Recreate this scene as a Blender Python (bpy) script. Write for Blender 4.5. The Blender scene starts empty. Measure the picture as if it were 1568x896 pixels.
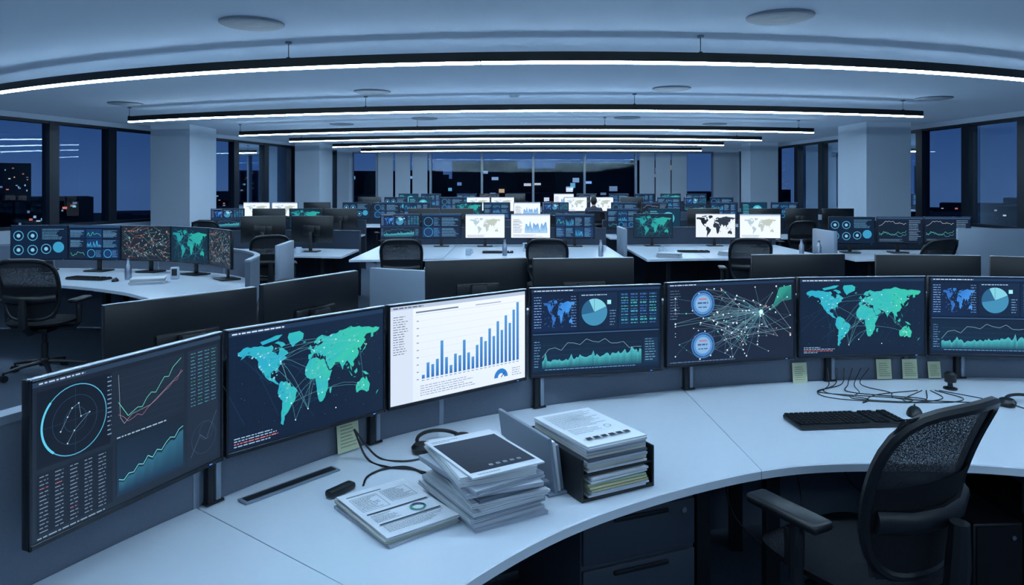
import bpy, bmesh, math, random
from mathutils import Vector, Matrix
random.seed(7)
R = random.random
U = random.uniform

# ---------------------------------------------------------------- helpers
def C(h, k=1.0):
    h = h.lstrip('#')
    o = []
    for i in (0, 2, 4):
        v = int(h[i:i+2], 16)/255.0
        v = v/12.92 if v <= 0.04045 else ((v+0.055)/1.055)**2.4
        o.append(v*k)
    return (o[0], o[1], o[2], 1.0)

def mixc(a, b, t):
    return tuple(a[i]*(1-t)+b[i]*t for i in range(4))

def material(name, col, rough=0.5, metal=0.0, noise=0.0, nscale=20.0, bump=0.0, spec=0.5, attr=False, emis=None, estr=0.0):
    m = bpy.data.materials.new(name)
    m.use_nodes = True
    nt = m.node_tree
    b = nt.nodes['Principled BSDF']
    b.inputs['Roughness'].default_value = rough
    b.inputs['Metallic'].default_value = metal
    b.inputs['Specular IOR Level'].default_value = spec
    b.inputs['Base Color'].default_value = col
    src = None
    if attr:
        a = nt.nodes.new('ShaderNodeAttribute'); a.attribute_name = 'Col'
        src = a.outputs['Color']
        nt.links.new(src, b.inputs['Base Color'])
    if noise > 0 or bump > 0:
        tc = nt.nodes.new('ShaderNodeTexCoord')
        n = nt.nodes.new('ShaderNodeTexNoise')
        n.inputs['Scale'].default_value = nscale
        n.inputs['Detail'].default_value = 4
        nt.links.new(tc.outputs['Object'], n.inputs['Vector'])
        if noise > 0 and not attr:
            r = nt.nodes.new('ShaderNodeMixRGB')
            r.inputs[1].default_value = tuple(c*(1-noise) for c in col[:3])+(1,)
            r.inputs[2].default_value = tuple(min(1, c*(1+noise)) for c in col[:3])+(1,)
            nt.links.new(n.outputs['Fac'], r.inputs[0])
            nt.links.new(r.outputs[0], b.inputs['Base Color'])
        if bump > 0:
            bp = nt.nodes.new('ShaderNodeBump')
            bp.inputs['Strength'].default_value = bump
            bp.inputs['Distance'].default_value = 0.01
            nt.links.new(n.outputs['Fac'], bp.inputs['Height'])
            nt.links.new(bp.outputs['Normal'], b.inputs['Normal'])
    if emis:
        b.inputs['Emission Color'].default_value = emis
        b.inputs['Emission Strength'].default_value = estr
    return m

M = {}
M['wall'] = material('wall_paint', C('#b9c6d4'), 0.7, noise=0.03, nscale=3)
M['ceil'] = material('ceiling_paint', C('#a6b5c6'), 0.8, noise=0.03, nscale=0.6)
M['floor'] = material('carpet', C('#4e5866'), 0.95, noise=0.25, nscale=60, bump=0.5, spec=0.1)
M['desk'] = material('desk_laminate', C('#d2dbe6'), 0.27, noise=0.02, nscale=40)
M['part'] = material('partition_fabric', C('#656f7e'), 0.85, noise=0.08, nscale=150, bump=0.2, spec=0.2)
M['partd'] = material('partition_fabric_dark', C('#3c4452'), 0.85, noise=0.08, nscale=150, bump=0.2, spec=0.2)
M['trim'] = material('partition_trim', C('#8592a2'), 0.4, 0.3)
M['black'] = material('black_plastic', C('#14161b'), 0.42, noise=0.1, nscale=200)
M['blackm'] = material('monitor_shell', C('#101217'), 0.3, noise=0.1, nscale=80)
M['rim'] = material('monitor_rim', C('#23272f'), 0.25, 0.4)
M['rimglint'] = material('monitor_rim_painted_glint', C('#b8c4d8'), 0.25, 0.3)  # lamp light catching the top bezel, put into a paler colour
M['dark'] = material('dark_metal', C('#22252b'), 0.4, 0.5, noise=0.1, nscale=50)
M['ped'] = material('pedestal_paint', C('#343b48'), 0.45, 0.1, noise=0.05, nscale=50)
M['frame'] = material('window_frame_metal', C('#1b2330'), 0.4, 0.3, noise=0.1, nscale=30)
M['cushion'] = material('chair_fabric', C('#191b21'), 0.9, noise=0.2, nscale=300, bump=0.3, spec=0.2)
M['chrome'] = material('brushed_steel', C('#9aa2b0'), 0.3, 0.9, noise=0.05, nscale=100)
M['paper'] = material('paper', C('#ffffff'), 0.75, attr=True, bump=0.05, nscale=40, spec=0.2)
M['lampbody'] = material('lamp_housing', C('#0c0d10'), 0.4, 0.2)
M['lamp'] = material('lamp_diffuser', C('#ffffff'), 0.5, emis=(0.55, 0.79, 1.0, 1), estr=54)
M['disc'] = material('vent_grille', C('#566474'), 0.6, noise=0.1, nscale=60)
M['bld'] = material('building_facade', C('#16233a'), 0.8, noise=0.3, nscale=0.3)
M['skin'] = material('skin', C('#b98d74'), 0.5, noise=0.05, nscale=30)
M['hair'] = material('hair', C('#120e0c'), 0.6, noise=0.3, nscale=80)
M['shirt'] = material('shirt_cloth', C('#2a3144'), 0.85, noise=0.1, nscale=80)
M['trousers'] = material('trouser_cloth', C('#181b22'), 0.85, noise=0.1, nscale=80)

# screen: emission from the display's own pixels, with a glossy cover
m = bpy.data.materials.new('screen_pixels'); m.use_nodes = True
nt = m.node_tree; b = nt.nodes['Principled BSDF']
a = nt.nodes.new('ShaderNodeAttribute'); a.attribute_name = 'Col'
b.inputs['Base Color'].default_value = (0.004, 0.005, 0.008, 1)
b.inputs['Roughness'].default_value = 0.35
b.inputs['Specular IOR Level'].default_value = 0.25
nt.links.new(a.outputs['Color'], b.inputs['Emission Color'])
b.inputs['Emission Strength'].default_value = 1.15
M['screen'] = m
# city lights
m = bpy.data.materials.new('city_window_light'); m.use_nodes = True
nt = m.node_tree; b = nt.nodes['Principled BSDF']
a = nt.nodes.new('ShaderNodeAttribute'); a.attribute_name = 'Col'
nt.links.new(a.outputs['Color'], b.inputs['Emission Color'])
b.inputs['Emission Strength'].default_value = 1.2
M['city'] = m
# glass
m = bpy.data.materials.new('window_glass'); m.use_nodes = True
nt = m.node_tree; nt.nodes.clear()
o = nt.nodes.new('ShaderNodeOutputMaterial'); mx = nt.nodes.new('ShaderNodeMixShader')
t = nt.nodes.new('ShaderNodeBsdfTransparent'); g = nt.nodes.new('ShaderNodeBsdfGlossy')
fr = nt.nodes.new('ShaderNodeFresnel'); fr.inputs['IOR'].default_value = 1.25
t.inputs['Color'].default_value = (0.85, 0.9, 0.97, 1); g.inputs['Roughness'].default_value = 0.02
g.inputs['Color'].default_value = (0.7, 0.85, 1, 1)
nt.links.new(fr.outputs[0], mx.inputs[0]); nt.links.new(t.outputs[0], mx.inputs[1]); nt.links.new(g.outputs[0], mx.inputs[2])
nt.links.new(mx.outputs[0], o.inputs['Surface'])
M['glass'] = m
# chair mesh net: woven pattern with small holes
m = bpy.data.materials.new('chair_net'); m.use_nodes = True
nt = m.node_tree; nt.nodes.clear()
o = nt.nodes.new('ShaderNodeOutputMaterial'); mx = nt.nodes.new('ShaderNodeMixShader')
t = nt.nodes.new('ShaderNodeBsdfTransparent'); d = nt.nodes.new('ShaderNodeBsdfPrincipled')
d.inputs['Base Color'].default_value = C('#23262d'); d.inputs['Roughness'].default_value = 0.8
tc = nt.nodes.new('ShaderNodeTexCoord'); vo = nt.nodes.new('ShaderNodeTexVoronoi')
vo.inputs['Scale'].default_value = 420
cr_ = nt.nodes.new('ShaderNodeMath'); cr_.operation = 'LESS_THAN'; cr_.inputs[1].default_value = 0.26
nt.links.new(tc.outputs['Object'], vo.inputs['Vector']); nt.links.new(vo.outputs['Distance'], cr_.inputs[0])
nt.links.new(cr_.outputs[0], mx.inputs[0]); nt.links.new(d.outputs[0], mx.inputs[1]); nt.links.new(t.outputs[0], mx.inputs[2])
nt.links.new(mx.outputs[0], o.inputs['Surface'])
M['net'] = m

WHITE = (1, 1, 1, 1)
class MB:
    def __init__(s):
        s.v = []; s.f = []; s.m = []; s.c = []; s.mats = []
    def mi(s, name):
        if name not in s.mats: s.mats.append(name)
        return s.mats.index(name)
    def add(s, vs, fs, mat, col=WHITE):
        o = len(s.v); k = s.mi(mat)
        s.v += [tuple(p) for p in vs]
        if isinstance(col, list): s.c += col
        else: s.c += [col]*len(vs)
        for f in fs:
            s.f.append([i+o for i in f]); s.m.append(k)
    def box(s, c, sz, mat, rot=None, col=WHITE):
        vs = []
        for x in (-.5, .5):
            for y in (-.5, .5):
                for z in (-.5, .5):
                    p = Vector((x*sz[0], y*sz[1], z*sz[2]))
                    if rot: p = rot @ p
                    vs.append(p+Vector(c))
        s.add(vs, [(0,1,3,2),(4,6,7,5),(0,4,5,1),(2,3,7,6),(0,2,6,4),(1,5,7,3)], mat, col)
    def rbox(s, c, sz, bv, mat, rot=None, col=WHITE, seg=2):
        bm = bmesh.new(); bmesh.ops.create_cube(bm, size=1)
        for v in bm.verts: v.co = Vector((v.co.x*sz[0], v.co.y*sz[1], v.co.z*sz[2]))
        bv = min(bv, min(sz)*.49)
        bmesh.ops.bevel(bm, geom=bm.edges[:], offset=bv, segments=seg, profile=.5, affect='EDGES')
        bm.verts.index_update()
        vs = [((rot @ v.co) if rot else v.co)+Vector(c) for v in bm.verts]
        fs = [[v.index for v in f.verts] for f in bm.faces]
        bm.free(); s.add(vs, fs, mat, col)
    def tube(s, pts, r, mat, n=8, col=WHITE, closed=False, sq=1.0):
        pts = [Vector(p) for p in pts]; N = len(pts); vs = []; fs = []
        up = None
        for i, p in enumerate(pts):
            if closed: t = pts[(i+1) % N]-pts[i-1]
            else: t = pts[min(i+1, N-1)]-pts[max(i-1, 0)]
            t.normalize()
            if up is None:
                up = Vector((0, 0, 1)) if abs(t.z) < .9 else Vector((0, 1, 0))
            a = t.cross(up)
            if a.length < 1e-5: a = t.cross(Vector((1, 0, 0)))
            a.normalize(); b2 = a.cross(t).normalized(); up = b2
            rr = r[i] if isinstance(r, (list, tuple)) else r
            for k in range(n):
                an = 2*math.pi*k/n
                vs.append(p+a*math.cos(an)*rr+b2*math.sin(an)*rr*sq)
        for i in range(N if closed else N-1):
            j = (i+1) % N
            for k in range(n):
                fs.append((i*n+k, i*n+(k+1) % n, j*n+(k+1) % n, j*n+k))
        if not closed:
            fs.append(tuple(range(n))); fs.append(tuple((N-1)*n+k for k in range(n)))
        s.add(vs, fs, mat, col)
    def cyl(s, c, r, h, mat, n=20, axis='Z', r2=None, col=WHITE):
        r2 = r if r2 is None else r2
        a = Vector({'X': (1,0,0), 'Y': (0,1,0), 'Z': (0,0,1)}[axis])*h/2
        c = Vector(c); s.tube([c-a, c+a], [r, r2], mat, n, col)
    def lathe(s, prof, c, mat, n=24, col=WHITE):
        vs = []; fs = []
        for (r, z) in prof:
            for k in range(n):
                an = 2*math.pi*k/n
                vs.append((c[0]+r*math.cos(an), c[1]+r*math.sin(an), c[2]+z))
        for i in range(len(prof)-1):
            for k in range(n):
                fs.append((i*n+k, i*n+(k+1) % n, (i+1)*n+(k+1) % n, (i+1)*n+k))
        fs.append(tuple(range(n))); fs.append(tuple((len(prof)-1)*n+k for k in range(n)))
        s.add(vs, fs, mat, col)
    def sweep(s, path, u0, u1, z0, z1, mat):
        vs = []; fs = []; N = len(path)
        for i, p in enumerate(path):
            t = Vector(path[min(i+1, N-1)])-Vector(path[max(i-1, 0)]); t.normalize()
            nrm = Vector((-t.y, t.x))
            for (u, z) in ((u0, z0), (u1, z0), (u1, z1), (u0, z1)):
                vs.append((p[0]+nrm.x*u, p[1]+nrm.y*u, z))
        for i in range(N-1):
            for k in range(4):
                fs.append((i*4+k, i*4+(k+1) % 4, (i+1)*4+(k+1) % 4, (i+1)*4+k))
        fs.append((0, 1, 2, 3)); fs.append(tuple((N-1)*4+k for k in range(4)))
        s.add(vs, fs, mat)
    def mesh(s, name, smooth=True):
        me = bpy.data.meshes.new(name)
        me.from_pydata(s.v, [], s.f)
        for k in s.mats: me.materials.append(M[k])
        me.polygons.foreach_set('material_index', s.m)
        at = me.color_attributes.new('Col', 'FLOAT_COLOR', 'POINT')
        flat = [x for c in s.c for x in c]
        at.data.foreach_set('color', flat)
        bm = bmesh.new(); bm.from_mesh(me)
        bmesh.ops.recalc_face_normals(bm, faces=bm.faces[:]); bm.to_mesh(me); bm.free()
        if smooth:
            me.polygons.foreach_set('use_smooth', [True]*len(me.polygons))
            me.set_sharp_from_angle(angle=math.radians(35))
        me.update()
        return me

def place(name, me, loc=(0, 0, 0), rz=0.0, parent=None, rx=0.0, scale=None):
    ob = bpy.data.objects.new(name, me)
    bpy.context.scene.collection.objects.link(ob)
    ob.location = loc; ob.rotation_euler = (rx, 0, rz)
    if scale: ob.scale = scale
    if parent: ob.parent = parent
    return ob

def cr(P, n=8):
    P = [Vector(p) for p in P]; out = []
    E = [2*P[0]-P[1]]+P+[2*P[-1]-P[-2]]
    for i in range(1, len(E)-2):
        for k in range(n):
            t = k/n; a, b, c, d = E[i-1], E[i], E[i+1], E[i+2]
            out.append(.5*((2*b)+(c-a)*t+(2*a-5*b+4*c-d)*t*t+(3*b-a-3*c+d)*t**3))
    out.append(P[-1]); return out

def rotz(a): return Matrix.Rotation(a, 3, 'Z')

# ---------------------------------------------------------------- 2-D drawing on real flat surfaces
class Cv:
    def __init__(s, mb, W, H, fn, mat):
        s.mb, s.W, s.H, s.fn, s.mat, s.n = mb, W, H, fn, mat, 0
    def poly(s, pts, col):
        s.n += 1
        s.mb.add([s.fn(x*s.W, y*s.H, s.n) for x, y in pts], [tuple(range(len(pts)))], s.mat, col)
    def rect(s, x, y, w, h, col): s.poly([(x, y), (x+w, y), (x+w, y+h), (x, y+h)], col)
    def grad(s, x, y, w, h, c0, c1): s.poly([(x, y), (x+w, y), (x+w, y+h), (x, y+h)], [c0, mixc(c0, c1, .4), c1, mixc(c0, c1, .6)])
    def frame(s, x, y, w, h, t, col):
        s.rect(x, y, w, t, col); s.rect(x, y+h-t, w, t, col); s.rect(x, y, t, h, col); s.rect(x+w-t, y, t, h, col)
    def line(s, p, q, th, col):
        a = s.H/s.W
        dx, dy = (q[0]-p[0]), (q[1]-p[1])*a
        L = math.hypot(dx, dy) or 1e-6
        nx, ny = -dy/L*th/2, dx/L*th/2/a
        s.poly([(p[0]-nx, p[1]-ny), (q[0]-nx, q[1]-ny), (q[0]+nx, q[1]+ny), (p[0]+nx, p[1]+ny)], col)
    def pline(s, P, th, col):
        for i in range(len(P)-1): s.line(P[i], P[i+1], th, col)
    def disc(s, x, y, r, col, n=24, a0=0, a1=2*math.pi):
        a = s.W/s.H
        P = [(x+r*math.cos(a0+(a1-a0)*k/n), y+r*a*math.sin(a0+(a1-a0)*k/n)) for k in range(n+(0 if a1-a0 > 6.2 else 1))]
        if a1-a0 < 6.2: P.append((x, y))
        s.poly(P, col)
    def ring(s, x, y, r, th, col, n=40, a0=0, a1=2*math.pi):
        a = s.W/s.H
        P = [(x+r*math.cos(a0+(a1-a0)*k/n), y+r*a*math.sin(a0+(a1-a0)*k/n)) for k in range(n+1)]
        s.pline(P, th, col)
    def text(s, x, y, w, h, col):
        e = x+w
        while x < e:
            l = U(.008, .035); l = min(l, e-x)
            s.rect(x, y, l, h, col); x += l+.006
    def rows(s, x, y, w, h, n, col, fill=.45):
        for i in range(n):
            s.text(x, y+h*(i+.3)/n, w*U(.6, 1), h/n*fill, mixc(col, (0, 0, 0, 1), U(0, .45)))
    def area(s, x, y, w, h, vals, ctop, cbot):
        n = len(vals)-1
        for k in range(n):
            s.poly([(x+w*k/n, y), (x+w*(k+1)/n, y), (x+w*(k+1)/n, y+h*vals[k+1]), (x+w*k/n, y+h*vals[k])], [cbot, cbot, ctop, ctop])

LAND = [
 [(-168,66),(-156,71),(-140,70),(-125,70),(-110,68),(-95,69),(-90,64),(-94,59),(-85,56),(-80,52),(-77,58),(-78,62),(-70,62),(-64,58),(-56,52),(-66,49),(-60,46),(-70,43),(-75,37),(-81,31),(-80,26),(-83,29),(-90,30),(-97,27),(-97,20),(-91,18),(-88,21),(-87,16),(-83,12),(-78,8),(-84,9),(-95,15),(-105,20),(-110,25),(-114,31),(-112,26),(-117,33),(-124,40),(-124,48),(-132,55),(-150,60),(-162,55),(-158,59),(-165,61)],
 [(-55,82),(-30,83),(-20,78),(-22,70),(-40,64),(-46,60),(-53,67),(-58,76)],
 [(-80,73),(-68,70),(-63,66),(-72,63),(-78,68),(-88,71)],
 [(-120,76),(-100,79),(-85,82),(-70,82),(-80,76),(-95,74),(-115,71)],
 [(-78,8),(-72,12),(-62,10),(-52,5),(-50,0),(-40,-3),(-35,-8),(-39,-15),(-41,-22),(-48,-27),(-54,-34),(-58,-38),(-65,-42),(-67,-50),(-69,-55),(-74,-52),(-73,-40),(-71,-30),(-70,-18),(-77,-12),(-81,-5),(-79,2)],
 [(-6,36),(10,37),(20,32),(32,31),(36,23),(43,12),(51,12),(46,3),(40,-5),(40,-15),(35,-22),(32,-29),(26,-34),(19,-34),(14,-23),(12,-12),(9,0),(8,5),(-5,5),(-12,8),(-17,14),(-16,24),(-9,32)],
 [(44,-17),(50,-15),(47,-25),(44,-23)],
 [(-9,37),(-9,43),(-1,44),(-4,48),(3,51),(8,54),(10,57),(14,54),(22,56),(29,60),(22,61),(25,65),(20,64),(16,57),(11,59),(5,59),(6,63),(14,68),(25,71),(40,67),(45,68),(60,69),(70,73),(80,73),(100,77),(113,74),(130,72),(150,71),(170,69),(180,67),(178,63),(163,59),(162,53),(156,52),(156,60),(142,59),(136,54),(141,50),(132,43),(127,39),(129,35),(126,35),(122,40),(118,38),(122,31),(117,24),(110,21),(106,18),(109,12),(105,9),(101,13),(103,2),(99,8),(97,16),(91,22),(87,20),(80,14),(78,8),(73,17),(70,22),(61,25),(54,27),(50,30),(57,24),(59,21),(52,16),(44,13),(39,21),(35,28),(35,36),(27,37),(26,40),(22,37),(19,42),(13,45),(18,40),(15,38),(10,44),(3,43),(-1,38),(-5,36)],
 [(-5,50),(1,51),(0,53),(-3,58),(-6,57)],[(-10,52),(-6,52),(-7,55)],[(-23,65),(-14,66),(-18,63)],
 [(131,32),(140,36),(142,43),(138,38)],[(95,5),(105,-5),(102,-5)],[(109,1),(117,6),(118,0),(113,-3)],
 [(131,-1),(141,-3),(150,-9),(140,-8)],[(106,-7),(115,-8),(110,-8.5)],[(121,18),(125,8),(122,12)],
 [(114,-22),(122,-18),(130,-12),(136,-12),(140,-17),(142,-11),(147,-19),(153,-26),(150,-36),(144,-38),(137,-34),(130,-32),(118,-35),(115,-33)],
 [(172,-41),(178,-38),(170,-46)]]
NAVY = C('#0c1a2f')
def worldmap(c, x, y, w, h, c1, c2, lo=True, spark=True):
    def T(p): return (x+w*(p[0]+172)/352, y+h*(p[1]+57)/141)
    for L in LAND:
        P = []
        for i, p in enumerate(L):
            q = L[(i+1) % len(L)]
            P.append(T(p))
            if lo and len(L) > 8:
                d = math.hypot(q[0]-p[0], q[1]-p[1])*.12
                P.append(T(((p[0]+q[0])/2+U(-d, d), (p[1]+q[1])/2+U(-d, d))))
        cols = [mixc(c1, c2, min(1, max(0, (p[0]-x)/w*1.2-.1+U(-.3, .3)))) for p in P]
        c.poly(P, cols)
    if spark:
        for L in LAND[:1]+[LAND[4], LAND[5], LAND[7], LAND[17]]:
            for _ in range(40 if len(L) > 30 else 14):
                k = random.randrange(len(L)); a, b2, d = L[k], L[(k+random.randint(1, 6)) % len(L)], random.choice(L)
                q = T(((a[0]+b2[0]+d[0])/3, (a[1]+b2[1]+d[1])/3))
                s_ = U(.003, .010); base = mixc(c1, c2, min(1, max(0, (q[0]-x)/w)))
                c.poly([(q[0]-s_, q[1]), (q[0], q[1]-s_*1.2), (q[0]+s_, q[1]+s_*.4), (q[0]+s_*.2, q[1]+s_*1.5)], mixc(base, WHITE, U(.03, .25)) if R() > .45 else mixc(base, NAVY, U(.2, .5)))
    return T

def s_radar(c):
    c.grad(0, 0, 1, 1, C('#1c2938'), C('#141c2a')); c.rect(0, .962, 1, .038, C('#26384f')); c.text(.03, .974, .2, .010, C('#a9bfd6'))
    c.rect(.02, .45, .33, .48, C('#0f1826')); c.rect(.36, .48, .4, .45, C('#1a2535')); c.rect(.78, .03, .2, .9, C('#1c2738'))
    c.ring(.185, .69, .145, .004, C('#4fa7c8')); c.ring(.185, .69, .10, .0012, C('#2f5272')); c.ring(.185, .69, .05, .0012, C('#2f5272'))
    c.ring(.185, .69, .145, .009, C('#58c0de'), 14, 2.4, 4.0)
    c.line((.04, .69), (.33, .69), .001, C('#2c465e')); c.line((.185, .45), (.185, .93), .001, C('#2c465e'))
    P = [(.12, .64), (.15, .72), (.17, .77), (.2, .79), (.21, .7), (.25, .71), (.18, .62), (.15, .55)]
    c.pline(P, .0015, C('#6b8ea6'))
    for p in P: c.disc(p[0], p[1], .0035, C('#a7c6d8'), 8)
    for r in range(14): c.text(.335, .9-.03*r, .02, .008, C('#6f8ba6'))
    for i in range(8): c.line((.38, .52+.05*i), (.75, .52+.05*i), .0008, C('#2b3c50'))
    v = [.5, .35, .2, .25, .3, .28, .42, .5, .47, .6, .72, .7, .86, .93, 1]
    c.pline([(.39+.35*k/14, .52+.38*a) for k, a in enumerate(v)], .0028, C('#5fc0a8'))
    c.pline([(.39+.35*k/14, .50+.33*a*U(.7, 1)) for k, a in enumerate(v)], .0018, C('#a86a7a'))
    c.pline([(.39, .9), (.40, .6), (.42, .55), (.46, .6), (.56, .62), (.75, .8)], .0014, C('#a0aab8'))
    for r in range(16):
        for q in range(4): c.text(.80+.045*q, .9-.027*r, .03, .006, C('#4f8aa0') if R() > .3 else C('#378672'))
    c.ring(.885, .22, .08, .0012, C('#3d546c')); c.ring(.9, .27, .045, .0012, C('#3d546c'))
    c.pline([(.8, .1), (.86, .25), (.9, .2), (.97, .4)], .0015, C('#5d7389'))
    c.rect(.02, .04, .34, .38, C('#131d2c'))
    for r in range(15):
        for q in range(5): c.text(.03+.065*q, .395-.0245*r, .036, .006, C('#6f8398') if R() > .05 else C('#97606b'))
    c.grad(.38, .06, .38, .38, C('#183048'), C('#15202f'))
    v = [.25, .2, .3, .28, .4, .36, .5, .42, .55, .5, .62, .7, .66, .8, .84]
    c.area(.39, .08, .36, .32, v, C('#2a5f78'), C('#16304a'))
    c.pline([(.39+.36*k/14, .09+.34*a) for k, a in enumerate(v)], .003, C('#6fd0cc'))
    c.rows(.38, .455, .38, .02, 1, C('#8fb0c8')); c.text(.02, .015, .3, .008, C('#7d94aa'))

def s_map(c):
    c.grad(0, 0, 1, 1, C('#0b1a30'), C('#12233c')); c.rect(0, .955, 1, .045, C('#1f3553')); c.text(.02, .968, .3, .012, C('#c5d8ee'))
    for k in range(12): c.line((.03+.08*k, .1), (.03+.08*k, .93), .0007, C('#153050'))
    for k in range(7): c.line((.02, .14+.12*k), (.98, .14+.12*k), .0007, C('#153050'))
    for _ in range(16):
        x, y = U(.08, .9), U(.15, .9); c.line((x, y), (x+U(-.3, .3), U(.1, .9)), .001, C('#23557a'))
    T = worldmap(c, .04, .1, .93, .82, C('#2aa3c0'), C('#36bca0'))
    N = [T(p) for p in ((-100, 40), (-75, 42), (-60, -15), (-50, -25), (5, 48), (30, 50), (20, 5), (25, -20), (78, 22), (105, 35), (120, 50), (135, -25), (60, 60), (-120, 55), (-40, -52), (60, -50), (-10, -40))]
    for i in range(26):
        p, q = random.choice(N), random.choice(N)
        mx_, my = (p[0]+q[0])/2, (p[1]+q[1])/2+.06
        c.pline([p, ((p[0]+mx_)/2, (p[1]+my)/2+.015), (mx_, my), ((q[0]+mx_)/2, (q[1]+my)/2+.015), q], .0010, C('#6fb8c6'))
    for p in N: c.disc(p[0], p[1], .004, C('#d5fff8'), 8)
    for _ in range(60): c.disc(U(.03, .97), U(.1, .9), .0016, C('#5fb6cf') if R() > .2 else C('#d0606a'), 5)
    for r in range(4): c.text(.03, .03+.022*r, U(.1, .3), .009, C('#8fb0cc') if r != 1 else C('#c7707a'))

BARS = [.06, .24, .2, .27, .55, .27, .13, .3, .26, .5, .28, .2, .38, .5, .42, .62, .48, .72, .56, .8, .66, .88, 1.0]
def s_bars(c):
    c.grad(0, 0, 1, 1, C('#d6e2f4'), C('#e6edf8')); c.rect(0, .955, 1, .045, C('#aebdd4')); c.text(.02, .968, .2, .012, C('#4b5a70'))
    c.rect(0, 0, .15, .955, C('#cdd9ea')); c.rows(.02, .5, .11, .4, 16, C('#6d7a92'), .3)
    c.rect(.17, .905, .3, .014, C('#5b6a82')); c.rect(.6, .905, .2, .010, C('#93a1b8')); c.rect(.17, .885, .8, .002, C('#9aa8bd'))
    for i in range(9): c.line((.2, .22+.075*i), (.97, .22+.075*i), .0008, C('#b9c5d6')); c.rect(.175, .215+.075*i, .015, .01, C('#8291a8'))
    n = len(BARS)
    for i, v in enumerate(BARS):
        x = .21+.75*i/n; c.rect(x, .22, .75/n*.62, .66*v, [C('#2a6aae'), C('#2a6aae'), C('#4d90cc'), C('#4d90cc')])
    for i in range(n): c.rect(.21+.75*i/n, .198, .018, .008, C('#7d8aa2'))
    c.rows(.2, .04, .42, .12, 5, C('#8a97ad'), .3)
    c.disc(.8, .06, .055, C('#2d79c4'), 20, 0, math.pi); c.disc(.8, .06, .025, C('#dfe7f4'), 20, 0, math.pi)
    c.line((.8, .06), (.83, .11), .006, C('#1b3f72')); c.rows(.89, .05, .09, .1, 4, C('#8a97ad'), .3)

def s_dash(c):
    c.rect(0, 0, 1, 1, C('#0d1c33')); c.rect(0, .962, 1, .038, C('#1f3658')); c.text(.02, .974, .3, .010, C('#c5d8ee'))
    c.grad(.01, .5, .34, .44, C('#10264c'), C('#132036')); c.grad(.36, .5, .3, .44, C('#10223c'), C('#162a46')); c.grad(.67, .5, .32, .44, C('#132a48'), C('#122034')); c.grad(.01, .04, .98, .41, C('#0f2a44'), C('#111f34'))
    worldmap(c, .09, .54, .24, .33, C('#2a62b0'), C('#3f8fe0'), False, False)
    for _ in range(40): c.disc(U(.09, .33), U(.54, .88), .002, C('#7fb6ff'), 5)
    for r in range(12): c.text(.02, .9-.032*r, .055, .008, C('#7fa6d6')); c.text(.30, .9-.032*r, .04, .008, C('#5f8ac0'))
    c.disc(.48, .71, .1, C('#3f86ac'), 40); c.disc(.48, .71, .1, C('#7cc6d8'), 20, .4, 2.0); c.disc(.48, .71, .1, C('#2a5f86'), 20, 2.0, 3.3)
    c.line((.48, .71), (.48, .88), .002, C('#0d1c33')); c.line((.48, .71), (.57, .77), .002, C('#0d1c33')); c.rect(.58, .8, .03, .05, C('#9fe0ea'))
    c.rows(.60, .54, .05, .2, 6, C('#6f98c4'), .3); c.text(.38, .91, .2, .010, C('#a8c4e0'))
    for r in range(11):
        for q in range(4): c.text(.69+.075*q, .9-.034*r, .055, .012 if r % 3 else .02, C('#3f97a6') if R() > .35 else C('#34609c'))
    c.rect(.01, .465, .98, .012, C('#37587e')); c.rect(.87, .08, .11, .3, C('#15304c')); c.rows(.88, .1, .09, .28, 9, C('#6f9fbc'), .3)
    v = [.12+.1*R()+.22*k/60+(.35*R() if R() > .78 else .12*R()) for k in range(60)]
    c.area(.08, .07, .77, .36, v, C('#49b0b8'), C('#164058'))
    c.pline([(.08+.77*k/16, .16+.24*(.15+.35*abs(math.sin(k*1.1))+.5*math.sin(k/16*math.pi))) for k in range(17)], .0022, C('#8fb5c4'))
    for i in range(5): c.line((.08, .1+.06*i), (.85, .1+.06*i), .0008, C('#31506e'))
    c.rows(.02, .08, .05, .32, 10, C('#6f98c4'), .3); c.text(.1, .05, .7, .008, C('#6f98c4'))

def s_net(c):
    c.grad(0, 0, 1, 1, C('#162238'), C('#131a2a')); c.rect(0, .962, 1, .038, C('#1f3250')); c.text(.02, .974, .2, .010, C('#c5d8ee'))
    c.poly([(.8, .6), (.84, .72), (.88, .9), (.98, .93), (.98, .74), (.9, .72), (.86, .66)], [C('#1a5a5c'), C('#2a8a80'), C('#2f9a88'), C('#2a8a80'), C('#1d6a6c'), C('#1a5a5c'), C('#1a5a5c')])
    hub = (.73, .6); N = [hub]+[(min(.97, max(.06, random.gauss(.5, .26))), min(.92, max(.05, random.gauss(.5, .24)))) for _ in range(130)]
    for i in range(80):
        q = random.choice(N); c.line(hub, q, .0014, mixc(C('#2b5a76'), C('#7fc0cc'), R()*.9))
    for i in range(190):
        p, q = random.choice(N), random.choice(N)
        if math.dist(p, q) < .45: c.line(p, q, .0014, mixc(C('#3b5878'), C('#9fbfd0'), R()))
    for p in N[1:]: c.disc(p[0], p[1], U(.003, .007), C('#cfe3ea') if R() > .25 else (C('#d08a80') if R() > .5 else C('#4fd0c0')), 8)
    c.disc(hub[0], hub[1], .018, C('#8fe0dc'), 16); c.disc(hub[0], hub[1], .011, WHITE, 16)
    for y in (.74, .22):
        c.ring(.27, y, .085, .010, C('#3d70b0')); c.disc(.27, y, .075, C('#4d88c4'), 30); c.disc(.27, y, .058, C('#7fa8d2'), 30)
        c.text(.23, y, .08, .018, C('#2b4f80')); c.text(.235, y-.05, .07, .012, C('#2b4f80')); c.rect(.24, y+.05, .06, .015, C('#b06a78'))
    c.rows(.02, .55, .08, .38, 11, C('#5f7fa0'), .28); c.text(.02, .02, .5, .009, C('#5f7fa0'))

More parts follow.
